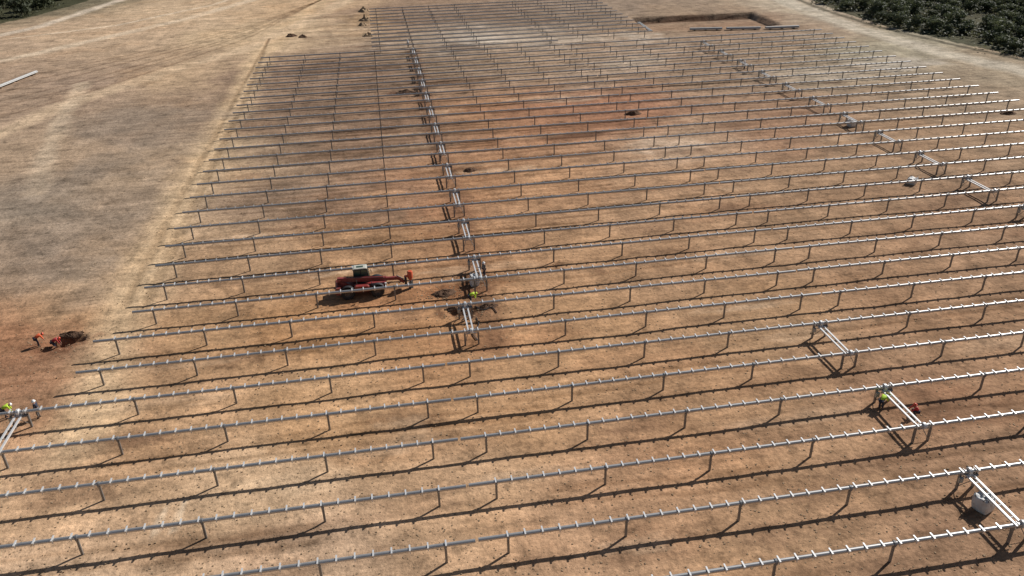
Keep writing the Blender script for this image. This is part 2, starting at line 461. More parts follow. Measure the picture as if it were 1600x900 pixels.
colr = np.clip(colr * np.array([1.14, 1.21, 1.31]), 0.01, 0.75)
nx, ny = len(xs), len(ys)
idx = np.arange(nx * ny).reshape(ny, nx)
faces = np.stack([idx[:-1, :-1], idx[:-1, 1:], idx[1:, 1:], idx[1:, :-1]], -1).reshape(-1, 4)
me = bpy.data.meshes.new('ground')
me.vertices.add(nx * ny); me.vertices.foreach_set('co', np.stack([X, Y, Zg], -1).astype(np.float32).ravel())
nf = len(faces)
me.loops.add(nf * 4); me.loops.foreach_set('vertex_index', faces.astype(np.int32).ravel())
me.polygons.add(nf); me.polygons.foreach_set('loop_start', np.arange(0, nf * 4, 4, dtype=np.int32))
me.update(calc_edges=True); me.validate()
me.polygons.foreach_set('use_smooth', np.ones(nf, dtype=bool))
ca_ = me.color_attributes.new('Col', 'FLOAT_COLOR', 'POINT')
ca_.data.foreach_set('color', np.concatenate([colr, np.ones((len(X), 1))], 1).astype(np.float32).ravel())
gm = bpy.data.materials.new('bare_earth'); gm.use_nodes = True
t = gm.node_tree; b = t.nodes['Principled BSDF']
b.inputs['Roughness'].default_value = 0.97; b.inputs['Specular IOR Level'].default_value = 0.05
at = t.nodes.new('ShaderNodeAttribute'); at.attribute_name = 'Col'
tc = t.nodes.new('ShaderNodeTexCoord')
def noise(scale, detail, rough, mapsc=None, rot=0.0):
    n = t.nodes.new('ShaderNodeTexNoise')
    n.inputs['Scale'].default_value = scale; n.inputs['Detail'].default_value = detail; n.inputs['Roughness'].default_value = rough
    if mapsc:
        mp = t.nodes.new('ShaderNodeMapping'); mp.inputs['Scale'].default_value = mapsc; mp.inputs['Rotation'].default_value = (0, 0, rot)
        t.links.new(tc.outputs['Object'], mp.inputs[0]); t.links.new(mp.outputs[0], n.inputs['Vector'])
    else:
        t.links.new(tc.outputs['Object'], n.inputs['Vector'])
    return n
def rng_(n, a, b_, lo, hi):
    m = t.nodes.new('ShaderNodeMapRange'); m.inputs[1].default_value = a; m.inputs[2].default_value = b_
    m.inputs[3].default_value = lo; m.inputs[4].default_value = hi
    t.links.new(n.outputs['Fac'], m.inputs[0]); return m
def mul(a, b_):
    m = t.nodes.new('ShaderNodeMath'); m.operation = 'MULTIPLY'
    t.links.new(a.outputs[0], m.inputs[0]); t.links.new(b_.outputs[0], m.inputs[1]); return m
n1 = noise(0.22, 9, .68); n2 = noise(1.0, 7, .65, (0.10, 0.75, 1), R(2)); n3 = noise(2.6, 7, .74); n4 = noise(0.55, 8, .70)
n5 = noise(1.0, 6, .7, (0.5, 0.07, 1), R(-20))
f = mul(mul(rng_(n1, .3, .7, .66, 1.34), rng_(n2, .3, .7, .74, 1.26)), mul(rng_(n3, .3, .7, .68, 1.34), rng_(n5, .3, .7, .90, 1.12)))
dk = rng_(n4, .53, .66, 1.0, .58)
f = mul(f, dk)
vm = t.nodes.new('ShaderNodeVectorMath'); vm.operation = 'SCALE'
t.links.new(at.outputs['Color'], vm.inputs[0]); t.links.new(f.outputs[0], vm.inputs['Scale'])
nh = noise(0.07, 6, .6)
mh = rng_(nh, .50, .68, 0, .45)
mx = t.nodes.new('ShaderNodeMix'); mx.data_type = 'RGBA'; mx.blend_type = 'MULTIPLY'
mx.inputs[7].default_value = (1.0, .91, .82, 1)
t.links.new(mh.outputs[0], mx.inputs[0]); t.links.new(vm.outputs[0], mx.inputs[6])
t.links.new(mx.outputs[2], b.inputs['Base Color'])
nb = noise(0.9, 9, .64); nb2 = noise(1.0, 5, .6, (.3, 1.1, 1))
ad = t.nodes.new('ShaderNodeMath'); ad.operation = 'MULTIPLY_ADD'; ad.inputs[1].default_value = .5
t.links.new(nb2.outputs['Fac'], ad.inputs[0]); t.links.new(nb.outputs['Fac'], ad.inputs[2])
bp = t.nodes.new('ShaderNodeBump'); bp.inputs['Strength'].default_value = .75; bp.inputs['Distance'].default_value = .28
t.links.new(ad.outputs[0], bp.inputs['Height']); t.links.new(bp.outputs[0], b.inputs['Normal'])
me.materials.append(gm)
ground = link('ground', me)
tag(ground, 'bare tan and orange earth of the building site with tyre tracks', 'ground', kind='structure')

# ------------------------------------------------------------------ trackers
TR = 0.14
def post_mesh(h=TH):
    m = MB()
    z0, z1 = -.35, h - .17
    zc, dz = (z0 + z1) / 2, z1 - z0
    m.box((0, -.05, zc), (.15, .014, dz)); m.box((-.068, .006, zc), (.014, .1, dz)); m.box((.068, .006, zc), (.014, .1, dz))
    m.box((0, 0, h - .18), (.18, .26, .03))
    return m
PROTO = {}
def ring_mb():
    m = MB()
    m.lathe([(TR + .004, -.07), (TR + .05, -.07), (TR + .05, .07), (TR + .004, .07)], (0, 0, TH), (1, 0, 0), 12)
    m.box((0, -.14, TH - .09), (.12, .03, .16)); m.box((0, .14, TH - .09), (.12, .03, .16))
    return m
SH = {}
def shared(key, fn):
    if key not in SH: SH[key] = fn()
    return SH[key]
def rail_mb(dx=0.0):
    m = MB()
    m.box((dx, 0, TH + TR + .028), (.10, .52, .05))
    m.box((dx, -TR - .014, TH - .01), (.07, .024, .28)); m.box((dx, TR + .014, TH - .01), (.07, .024, .28))
    return m
def build_tracker(hl, detail):
    root = empty('tracker_row', (0, 0, 0))
    tb = MB(); tb.cyl((-hl, 0, TH), (hl, 0, TH), TR, n=14)
    n = int((hl - .3) / 1.13)
    rx = [s * (.6 + 1.13 * i) for i in range(n) for s in (-1, 1)]
    if detail == 0:
        tb.build('torque_tube', MT['galv'], root)
        rm = shared('rail', lambda: rail_mb().mesh('mounting_rail', MT['bright'], False))
        for x in rx:
            link('mounting_rail', rm, root).location = (x, 0, 0)
    else:
        for x in rx:
            q = rail_mb(x); tb.add(q.v, q.f)
        tb.build('torque_tube', MT['galv'], root)
    if detail == 0:
        pm = shared('post', lambda: post_mesh().mesh('post', MT['post'], False))
        bmh = shared('bearing', lambda: ring_mb().mesh('bearing', MT['grey'], False))
    else:
        def both():
            a = post_mesh(); c = ring_mb(); a.add(c.v, c.f); return a.mesh('post', MT['post'], False)
        pm = shared('postb', both)
    for s in (-1, 1):
        for i in range(4):
            d = hl - 1.9 - 7.8 * i
            p = link('post', pm, root); p.location = (s * d, 0, 0)
            if detail == 0: link('bearing', bmh, p)
    return root
def tracker(hl, detail, x, y, dz=0.0):
    key = (hl, detail)
    if key not in PROTO:
        PROTO[key] = build_tracker(hl, detail); o = PROTO[key]
    else:
        o = copy_tree(PROTO[key])
    o.location = (x, y, dz)
    return o
ORD = ['first', 'second', 'third', 'fourth', 'fifth', 'sixth', 'seventh', 'eighth', 'ninth', 'tenth', 'eleventh', 'twelfth', 'thirteenth', 'fourteenth', 'fifteenth', 'sixteenth', 'seventeenth', 'eighteenth', 'nineteenth']
def ordw(n):
    if n <= 19: return ORD[n - 1]
    tens = {2: ('twentieth', 'twenty'), 3: ('thirtieth', 'thirty'), 4: ('fortieth', 'forty')}[n // 10]
    return tens[0] if n % 10 == 0 else tens[1] + '-' + ORD[n % 10 - 1]
SPECIAL = {(0, 'r'): 'silver tube row cutting the bottom right corner, nearest the camera',
           (1, 'r'): 'silver tube row just behind the corner one, at the white bag, second from the bottom',
           (8, 'l'): 'silver tube row passing right in front of the red telehandler',
           (9, 'l'): 'silver tube row passing directly behind the red telehandler'}
def lab(k, side):
    if (k, side) in SPECIAL: return SPECIAL[(k, side)]
    w = {'l': 'left half', 'r': 'right half', 'f': 'beyond the main block'}[side]
    return f'silver torque tube on steel posts, {ordw(k + 1)} row up from the bottom, {w}'
jr = random.Random(3)
def place(k, side, x, hl):
    det = 0 if k <= 9 else 1
    o = tracker(hl, det, x, rowY(k), jr.uniform(-.02, .02))
    o.rotation_euler = (0, jr.uniform(-.0006, .0006), jr.uniform(-.0012, .0012))
    tag(o, lab(k, side), 'solar tracker row', 'torque tube rows of the solar field')
for k in range(0, 44):
    if k <= 5:
        if k > 0: place(k, 'l', -31.0, 34.1)
        place(k, 'r', 37.4, 34.1)
    elif k <= 7:
        place(k, 'l', 6.0, 34.1); place(k, 'r', 72.7, 32.4)
    elif k <= 31:
        place(k, 'l', 8.2, 34.1)
        if k <= 30: place(k, 'r', 74.3, 31.8)
    else:
        place(k, 'f', 33.0, 34.1)

# ------------------------------------------------------------------ drive bridges
def build_drive():
    root = empty('drive_bridge', (0, 0, 0))
    def dpost():
        m = MB(); z0, z1 = -.35, TH + .02
        m.box((0, -.07, (z0 + z1) / 2), (.15, .015, z1 - z0)); m.box((-.07, 0, (z0 + z1) / 2), (.015, .14, z1 - z0)); m.box((.07, 0, (z0 + z1) / 2), (.015, .14, z1 - z0))
        return m.mesh('drive_post', MT['post'], False)
    dm = dpost()
    for y in (0, PITCH):
        for x in (-.62, .62):
            p = link('drive_post', dm, root); p.location = (x, y + .0, 0)
    for y, s in ((0, 1), (PITCH, -1)):
        m = MB()
        m.lathe([(TR, -.12), (.24, -.12), (.27, -.09), (.27, .09), (.24, .12), (TR, .12)], (0, y, TH), (1, 0, 0), 20)
        m.cyl((-.28, y + s * .12, TH - .29), (.28, y + s * .12, TH - .29), .08, n=12)
        m.build('slew_drive', MT['bright'], root)
        c = MB(); c.box((0, y, TH - .25), (1.36, .10, .09)); c.box((0, y + s * .24, TH - .36), (.8, .07, .07))
        c.box((-.40, y, TH - .02), (.03, .33, .38)); c.box((.40, y, TH - .02), (.03, .33, .38))
        c.build('cross_head', MT['galv'], root, False)
        for x in (-1, 1):
            b2 = MB(); b2.cyl((x * .56, y + s * .08, .35), (x * .22, y + s * .6, TH - .34), .03, n=8)
            b2.build('brace', MT['post'], root)
    for x in (-.22, .22):
        m = MB(); m.box((x, PITCH / 2, TH - .27), (.14, PITCH - .5, .12)); m.build('link_beam', MT['bright'], root, False)
    for i in range(4):
        m = MB(); m.box((0, .9 + i * (PITCH - 1.8) / 3, TH - .27), (.29, .05, .05))
        m.build('cross_tie', MT['post'], root, False)
    m = MB(); m.cyl((.30, PITCH - .16, TH - .32), (.58, PITCH - .16, TH - .32), .09, n=12); m.cyl((.58, PITCH - .16, TH - .32), (.66, PITCH - .16, TH - .32), .06, n=12)
    m.build('drive_motor', MT['grey'], root)
    m = MB(); m.box((-.62, PITCH - .18, .95), (.30, .16, .42)); m.box((-.62, PITCH - .27, .95), (.24, .02, .36)); m.build('control_box', MT['roof'], root, False)
    return root
DP = [None]
def drive(k, x, label, group=None):
    if DP[0] is None: DP[0] = build_drive(); o = DP[0]
    else: o = copy_tree(DP[0])
    o.location = (x, rowY(k), 0)
    tag(o, label, 'tracker drive', group or 'drive bridges between row pairs')
    return o
drive(0, 37.4, 'silver drive bridge beside the large white bag in the bottom right corner')
drive(2, 37.4, 'silver drive bridge where a person in yellow-green and one in red work')
drive(4, 37.4, 'silver drive bridge at right, third up from the bottom right corner, no one beside it')
drive(4, -31.0, 'silver drive bridge at the left edge with people around it')
drive(2, -31.0, 'silver drive bridge cut by the left edge below the one with people')
drive(6, 6.0, 'drive bridge in the dark mud beside the person in hi-vis yellow')
drive(8, 8.2, 'drive bridge with a white bag at it, right of the telehandler')
j = 2
for k in range(10, 32, 2):
    j += 1
    drive(k, 8.2, f'small silver drive bridge, {ordw(j)} from the bottom in the centre column')
j = 0
for k in range(8, 31, 2):
    if k + 1 > 30: break
    j += 1
    drive(k, 74.3, f'small silver drive bridge, {ordw(j)} from the bottom in the right-hand column')

# ------------------------------------------------------------------ telehandler
def build_telehandler():
    root = empty('telehandler', (0, 0, 0))
    EX = .55
    m = MB()
    m.prism([(-2.5, .75), (-2.3, .55), (2.2, .55), (2.45, .75), (2.45, 1.05), (1.2, 1.12), (-.6, 1.12), (-2.1, 1.75), (-2.5, 1.75)], -.42, .42)
    m.box((0, 0, .62), (3.4, 1.3, .22))
    m.cyl((1.45, -.75, .62), (1.45, .75, .62), .13); m.cyl((-1.45, -.75, .62), (-1.45, .75, .62), .13)
    ch = m.build('chassis', MT['red'], root, False)
    m = MB(); m.prism([(-2.75, .7), (-2.55, .6), (-2.2, .6), (-2.2, 1.35), (-2.6, 1.35), (-2.75, 1.2)], -1.05, 1.05); m.build('counterweight', MT['red'], root, False)
    m = MB(); m.prism([(-.8, .75), (.70, .75), (.70, 1.2), (.55, 1.34), (-.65, 1.40), (-.8, 1.3)], -1.12, -.45)
    ec = m.build('engine_cover', MT['red'], root, False)
    g = MB()
    for i in range(5): g.box((-.1 + i * .13, -1.13, 1.03), (.06, .03, .28))
    g.box((.16, -1.121, .87), (.62, .02, .03)); g.box((.16, -1.121, 1.19), (.62, .02, .03))
    g.build('grille', MT['black'], ec, False)
    e = MB(); e.cyl((-.55, -.62, 1.38), (-.55, -.62, 1.9), .05); e.build('exhaust', MT['steel_dark'], ec)
    # cab
    x0, x1, y0, y1, z0, z1 = -.85, .85, .30, 1.20, .80, 2.60
    c = MB()
    c.box((0, .75, .9), (1.6, .84, .3)); c.box((-.35, .75, 1.2), (.5, .5, .3)); c.box((-.55, .75, 1.55), (.14, .46, .6))
    for (xa, ya, xb) in ((x0, y0, x0 + .1), (x0, y1, x0 + .1), (x1, y0, x1 - .26), (x1, y1, x1 - .26)):
        c.cyl((xa, ya, 1.0), (xb, ya, z1), .05, n=6)
    c.cyl((-.05, y1, 1.0), (-.05, y1, z1), .04, n=6); c.cyl((-.05, y0, 1.0), (-.05, y0, z1), .04, n=6)
    for ya in (y0, y1): c.cyl((x0 + .1, ya, z1), (x1 - .26, ya, z1), .05, n=6); c.cyl((x0, ya, 1.25), (x1 - .04, ya, 1.25), .03, n=6)
    cab = c.build('cab', MT['black'], root)
    for ya in (y0 + .01, y1 - .01):
        gl = MB(); gl.add([(x0 + .1, ya, 1.1), (x1 - .05, ya, 1.1), (x1 - .26, ya, z1 - .04), (x0 + .12, ya, z1 - .04)], [(0, 1, 2, 3)])
        gl.build('side_window', MT['glass'], cab, False)
    gl = MB(); gl.add([(x1, y0 + .05, 1.05), (x1, y1 - .05, 1.05), (x1 - .24, y1 - .05, z1 - .04), (x1 - .24, y0 + .05, z1 - .04)], [(0, 1, 2, 3)]); gl.build('windscreen', MT['glass'], cab, False)
    gl = MB(); gl.add([(x0 + .02, y0 + .05, 1.15), (x0 + .02, y1 - .05, 1.15), (x0 + .1, y1 - .05, z1 - .04), (x0 + .1, y0 + .05, z1 - .04)], [(0, 1, 2, 3)]); gl.build('rear_window', MT['glass'], cab, False)
    rf = MB(); rf.prism([(x0 + .04, z1 + .03), (x1 - .2, z1 + .03), (x1 - .24, z1 + .09), (x1 - .4, z1 + .13), (x0 + .2, z1 + .13), (x0 + .04, z1 + .08)], y0 - .02, y1 + .02)
    rf.build('roof', MT['roof'], cab, False)
    gr = MB(); gr.add([(x0 + .4, y0 + .25, z1 + .137), (x1 - .6, y0 + .25, z1 + .137), (x1 - .6, y1 - .25, z1 + .137), (x0 + .4, y1 - .25, z1 + .137)], [(0, 1, 2, 3)])
    gr.build('roof_window', MT['glass'], cab, False)
    # boom
    bm_ = MB()
    def beam(m, p0, p1, w, h):
        p0 = Vector(p0); p1 = Vector(p1); d = p1 - p0
        Rm = Matrix.Rotation(-math.atan2(d.z, d.x), 3, 'Y')
        m.box((p0 + p1) / 2, (d.length, w, h), Rm)
    beam(bm_, (-2.45, -.12, 1.90), (2.35, -.12, 1.50), .34, .42)
    bm_.box((-2.3, -.12, 1.7), (.35, .6, .5))
    bo = bm_.build('boom', MT['red'], root, False)
    ib = MB(); beam(ib, (2.2, -.12, 1.51), (3.25 + EX, -.12, 1.42), .26, .32); ib.box((2.42, -.12, 1.5), (.10, .40, .48))
    beam(ib, (3.1 + EX, -.12, 1.47), (3.75 + EX, -.12, .9), .24, .28)
    ib.build('boom_extension', MT['red'], bo, False)
    hy = MB(); hy.cyl((-.9, -.12, 1.1), (.9, -.12, 1.4), .07); hy.build('hydraulic_ram', MT['steel_dark'], bo)
    hy = MB(); hy.cyl((3.0 + EX, -.12, 1.75), (3.7 + EX, -.12, 1.25), .05); hy.build('hydraulic_ram', MT['steel_dark'], bo)
    for y in (-.28, .05):
        ho = MB(); ho.cyl((-1.8, y, 2.10), (2.2, y, 1.76), .03, n=6); ho.build('hose', MT['black'], bo)
    # attachment : auger
    ca2 = MB(); ca2.box((3.85 + EX, -.05, .95), (.12, 1.1, .7)); ca2.box((3.93 + EX, -.05, 1.32), (.2, 1.0, .10)); ca2.box((3.93 + EX, -.05, .62), (.2, 1.0, .10))
    for y in (-.5, .4): ca2.box((3.95 + EX, y, .95), (.14, .1, .75))
    ca2.build('carriage', MT['black'], root, False)
    au = MB(); au.box((4.12 + EX, -.05, 1.5), (.5, .22, .16)); au.lathe([(.0, 2.05), (.22, 2.05), (.28, 1.96), (.28, 1.25), (.18, 1.15), (.12, 1.0), (0, 1.0)], (4.4 + EX, -.05, 0), (0, 0, 1), 16)
    au.build('auger_motor', MT['orange'], root)
    dr = MB(); dr.cyl((4.4 + EX, -.05, .05), (4.4 + EX, -.05, 1.02), .06, n=8)
    vs = []; fs = []; N = 60
    for i in range(N + 1):
        a = i / N * 2 * math.pi * 4.5; z = .06 + .85 * i / N
        for r in (.05, .26): vs.append((4.4 + EX + r * math.cos(a), -.05 + r * math.sin(a), z))
    for i in range(N): fs.append((2 * i, 2 * i + 1, 2 * i + 3, 2 * i + 2))
    dr.add(vs, fs); dr.build('auger_drill', MT['steel_dark'], root)
    # wheels
    rw, ww = .68, .44
    def tyre():
        m = MB(); h = ww / 2
        m.lathe([(.34, -h + .03), (.40, -h), (.60, -h), (rw - .03, -h + .05), (rw - .02, 0), (rw - .03, h - .05), (.60, h), (.40, h), (.34, h - .03)], (0, 0, 0), (0, 1, 0), 28)
        for i in range(22):
            a = 2 * math.pi * i / 22
            for s in (-1, 1):
                c_ = Matrix.Rotation(a + s * .07, 3, 'Y') @ Vector((0, s * .10, rw - .01)); m.box(c_, (.07, .24, .05), Matrix.Rotation(a + s * .07, 3, 'Y') @ Matrix.Rotation(s * .5, 3, 'Z'))
        return m.mesh('wheel', MT['rubber'])
    def rim():
        m = MB(); m.lathe([(.345, -.16), (.30, -.15), (.26, -.05), (.12, -.05), (.11, -.12), (0, -.12)], (0, 0, 0), (0, 1, 0), 20)
        m.lathe([(.345, .16), (.30, .15), (.26, .05), (.12, .05), (.11, .12), (0, .12)], (0, 0, 0), (0, 1, 0), 20)
        return m.mesh('rim', MT['rim'])
    tm, rm2 = tyre(), rim()
    for x in (-1.5, 1.5):
        for y in (-.98, .98):
            w = link('wheel', tm, root); w.location = (x, y, rw - .03); link('rim', rm2, w)
            f_ = MB(); n = 10; vs = []
            for rad in (.80, .77):
                for i in range(n + 1):
                    a = R(35 + 110 * i / n)
                    for yy in (y - .2, y + .2): vs.append((x + rad * math.cos(a), yy, rw + rad * math.sin(a)))
            o_ = 2 * (n + 1); fs = []
            for i in range(n):
                fs += [(2 * i, 2 * i + 2, 2 * i + 3, 2 * i + 1), (o_ + 2 * i, o_ + 2 * i + 1, o_ + 2 * i + 3, o_ + 2 * i + 2), (2 * i, o_ + 2 * i, o_ + 2 * i + 2, 2 * i + 2), (2 * i + 1, 2 * i + 3, o_ + 2 * i + 3, o_ + 2 * i + 1)]
            f_.add(vs, fs); f_.build('mudguard', MT['black'], root)
    for y in (-.6, .6):
        l = MB(); l.cyl((2.42, y, 1.18), (2.5, y, 1.18), .09, n=12); l.box((2.36, y, 1.12), (.12, .24, .28)); l.build('headlight', MT['lamp'], root)
    mi = MB(); mi.cyl((.75, 1.15, 1.9), (1.0, 1.4, 1.9), .018, n=6); mi.box((1.0, 1.42, 1.85), (.05, .2, .3)); mi.build('mirror', MT['black'], root, False)
    mi = MB(); mi.cyl((.65, -1.0, 1.2), (.95, -1.3, 1.7), .018, n=6); mi.box((.95, -1.3, 1.75), (.05, .2, .3)); mi.build('mirror', MT['black'], root, False)
    return root
th = build_telehandler()
tx, ty = gp(568, 464)
th.location = (tx, max(ty, rowY(8) + 2.2), gz(tx, ty)); th.rotation_euler = (0, 0, R(1))
tag(th, 'red telehandler with pale cab roof and an auger drill on its lowered boom', 'telehandler')

# ------------------------------------------------------------------ people
POSES = {
 'stand': dict(pel=(0, 0, .95), che=(0, .02, 1.33), nec=(0, .02, 1.49), hea=(0, .04, 1.6), top=(0, .05, 1.7), sh=(.19, .02, 1.42), el=(.25, .05, 1.14), wr=(.23, .2, .93), ha=(.22, .27, .87), hi=(.1, 0, .9), kn=(.11, .05, .5), an=(.12, 0, .09), to=(.14, .17, .05), fd=(0, .6, -.8), nose=(0, .14, 1.6)),
 'bend': dict(pel=(0, -.2, .9), che=(0, .18, 1.1), nec=(0, .33, 1.15), hea=(0, .44, 1.15), top=(0, .53, 1.12), sh=(.19, .27, 1.12), el=(.22, .38, .83), wr=(.18, .48, .6), ha=(.17, .5, .5), hi=(.1, -.2, .85), kn=(.13, -.04, .47), an=(.14, -.1, .09), to=(.16, .08, .05), fd=(0, .1, -1), nose=(0, .46, 1.05)),
 'crouch': dict(pel=(0, -.2, .42), che=(0, -.02, .74), nec=(0, .07, .90), hea=(0, .12, 1.0), top=(0, .15, 1.1), sh=(.19, .04, .84), el=(.22, .3, .65), wr=(.16, .48, .5), ha=(.14, .54, .44), hi=(.1, -.18, .4), kn=(.15, .22, .5), an=(.13, -.05, .09), to=(.14, .12, .05), fd=(0, .7, -.7), nose=(0, .23, .98)),
}
def skinned(name, chains, material, parent):
    ids = {}; vs = []; rs = []; es = []
    for ch in chains:
        prev = None
        for (k, c, r) in ch:
            if k not in ids:
                ids[k] = len(vs); vs.append(c); rs.append(r)
            if prev is not None:
                e = (prev, ids[k])
                if e not in es: es.append(e)
            prev = ids[k]
    m = bpy.data.meshes.new(name); m.from_pydata(vs, es, [])
    m.materials.append(material)
    o = link(name, m, parent)
    md = o.modifiers.new('Skin', 'SKIN')
    md.use_smooth_shade = True
    for i, r in enumerate(rs):
        m.skin_vertices[0].data[i].radius = (r, r); m.skin_vertices[0].data[i].use_root = (i == 0)
    sd = o.modifiers.new('Sub', 'SUBSURF'); sd.levels = 1; sd.render_levels = 1
    return o
def mir(c, s): return (c[0] * s, c[1], c[2])
def person(px, py, pose, facing, top, legs, helm, label, group=None):
    p = POSES[pose]
    x, y = gp(px, py)
    root = empty('person', (x, y, gz(x, y) + .0), R(facing))
    tag(root, label, 'person', group)
    ch = [[('pel', p['pel'], .14), ('che', p['che'], .15), ('nec', p['nec'], .062), ('hea', p['hea'], .092), ('top', p['top'], .085)],
          [('hea', p['hea'], .09), ('nose', p['nose'], .02)]]
    sleeves = []; trou = []
    for s in (-1, 1):
        ch.append([('che', p['che'], .15), (f'sh{s}', mir(p['sh'], s), .068), (f'el{s}', mir(p['el'], s), .046), (f'wr{s}', mir(p['wr'], s), .034), (f'ha{s}', mir(p['ha'], s), .036)])
        ch.append([('pel', p['pel'], .14), (f'hi{s}', mir(p['hi'], s), .1), (f'kn{s}', mir(p['kn'], s), .06), (f'an{s}', mir(p['an'], s), .042), (f'to{s}', mir(p['to'], s), .035)])
        hv = Vector(mir(p['ha'], s)); fd = Vector(p['fd'])
        for i, (off, L) in enumerate(((-.03, .065), (-.01, .08), (.01, .085), (.03, .07))):
            a = hv + Vector((off * s, 0, 0)) + fd * .03; bq = a + fd * L
            ch.append([(f'ha{s}', tuple(hv), .036), (f'f{s}{i}', tuple(a), .011), (f'g{s}{i}', tuple(bq + Vector((-.01 * s, -.01, 0))), .008)])
        th_ = hv + Vector((-.05 * s, .02, -.01)); ch.append([(f'ha{s}', tuple(hv), .036), (f't{s}', tuple(th_), .012), (f'u{s}', tuple(th_ + fd * .04), .009)])
        sleeves.append([('che', p['che'], .172), (f'sh{s}', mir(p['sh'], s), .086), (f'el{s}', mir(p['el'], s), .062), (f'w{s}', tuple(Vector(mir(p['el'], s)).lerp(Vector(mir(p['wr'], s)), .85)), .05)])
        trou.append([('pel', p['pel'], .162), (f'hi{s}', mir(p['hi'], s), .118), (f'kn{s}', mir(p['kn'], s), .08), (f'an{s}', tuple(Vector(mir(p['an'], s)).lerp(Vector(mir(p['kn'], s)), .12)), .065)])
    skinned('body', ch, MT['skin'], root)
    skinned('jacket', [[('pel', p['pel'], .166), ('che', p['che'], .18), ('n', tuple(Vector(p['che']).lerp(Vector(p['nec']), .7)), .1)]] + sleeves, MT[top], root)
    skinned('trousers', trou, MT[legs], root)
    for s in (-1, 1):
        a = Vector(mir(p['an'], s)); tt = Vector(mir(p['to'], s))
        skinned('boot', [[('a', tuple(a + Vector((0, -.02, .06))), .06), ('h', tuple(a + Vector((0, -.02, -.03))), .058), ('t', tuple(tt), .048)]], MT['boot'], root)
    he = Vector(p['hea']); tp = Vector(p['top']); ax = (tp - he).normalized()
    m = MB(); m.lathe([(.175, -.005), (.165, .012), (.135, .02), (.13, .06), (.105, .11), (.06, .14), (0, .15)], he + ax * .03, ax, 16)
    m.build('helmet', MT[helm], root)
    return root
GP = 'workers on the solar field'
person(62, 540, 'bend', -60, 'hiorange', 'navy', 'helmetr', 'person in orange bending at the left trench, left one of the two', GP)
person(86, 538, 'bend', -80, 'redcloth', 'navy', 'helmetr', 'person in red bending over the dark trench pit at left', GP)
person(12, 652, 'bend', -70, 'hivis', 'navy', 'helmet', 'person in yellow-green at the left edge drive bridge', GP)
person(62, 652, 'stand', 90, 'navy', 'greycloth', 'helmet', 'person in dark clothes at the end of the left edge drive bridge', GP)
person(737, 473, 'bend', -100, 'hivis', 'navy', 'hivis', 'person in hi-vis yellow bent over the mud right of the telehandler', GP)
person(757, 432, 'stand', 120, 'greycloth', 'navy', 'helmet', 'person in grey standing behind the white bag right of the telehandler', GP)
person(688, 252, 'stand', -150, 'whitecloth', 'greycloth', 'helmet', 'person in white in the centre column, nearest of three in white', GP)
person(657, 146, 'bend', -120, 'whitecloth', 'greycloth', 'helmet', 'person in white beside the reddish trench in the centre column', GP)
person(638, 74, 'stand', 30, 'whitecloth', 'greycloth', 'helmet', 'person in white at the far end of the centre column', GP)
person(1376, 640, 'bend', -60, 'hivis', 'navy', 'hivis', 'person in yellow-green at the right drive bridge', GP)
person(1428, 650, 'crouch', 80, 'redcloth', 'navy', 'helmetr', 'person in red crouching by the right drive bridge', GP)
person(1163, 108, 'stand', 100, 'whitecloth', 'navy', 'helmet', 'person in white far up the right-hand drive column', GP)

# ------------------------------------------------------------------ bulk bags
def bag(px, py, w, h, label, seed, rz=10):
    x, y = gp(px, py)
    root = empty('bulk_bag', (x, y, gz(x, y) - .02), R(rz)); tag(root, label, 'bag', 'white bulk bags on the site')
    bm = bmesh.new(); bmesh.ops.create_cube(bm, size=2); bmesh.ops.subdivide_edges(bm, edges=bm.edges[:], cuts=9, use_grid_fill=True)
    r = random.Random(seed); sx, sy = r.uniform(-.12, .12), r.uniform(-.12, .12)
    for v in bm.verts:
        p = v.co; n = p.normalized(); q = p.lerp(n * 1.25, .22)
        z = (q.z + 1) / 2
        an = math.atan2(p.y, p.x)
        bul = 1 + .07 * math.sin(z * math.pi) + .05 * math.sin(9 * an + seed) * math.sin(z * 3)
        top = -.10 * (1 - min(1, math.hypot(p.x, p.y))) if p.z > .9 else 0
        v.co = Vector((q.x * w / 2 * bul + sx * z, q.y * w / 2 * bul + sy * z, max(0, z) * h + top + .05 * math.sin(5 * an + 3 * seed) * z + .025 * r.uniform(-1, 1)))
    m = bpy.data.meshes.new('sack'); bm.to_mesh(m); bm.free()
    m.polygons.foreach_set('use_smooth', [True] * len(m.polygons)); m.materials.append(MT['white'])
    link('sack', m, root)
    for a in (-1, 1):
        for b_ in (-1, 1):
            l = MB(); c = Vector((a * w * .4 + sx, b_ * w * .4 + sy, h * .93)); d = Vector((-b_ * .12, a * .12, 0))
            pts = [c - d, c - d * .8 + Vector((0, 0, .16)), c + Vector((a * .04, 0, .24)), c + d * .8 + Vector((0, 0, .15)), c + d]
            for p0, p1 in zip(pts[:-1], pts[1:]): l.cyl(p0, p1, .03, n=6)
            l.build('lifting_loop', MT['grey'], root)
    return root
bag(1535, 795, 1.0, 1.15, 'large white bag under the drive bridge in the bottom right corner', 1, 20)
bag(741, 445, .85, 1.1, 'white bag at the drive bridge right of the telehandler', 2)
bag(1330, 197, 1.1, 1.1, 'white bag in the right-hand drive column', 3)
bag(1424, 287, 1.1, .8, 'low white bag lying between rows at right, left of the right-hand column', 4, 40)

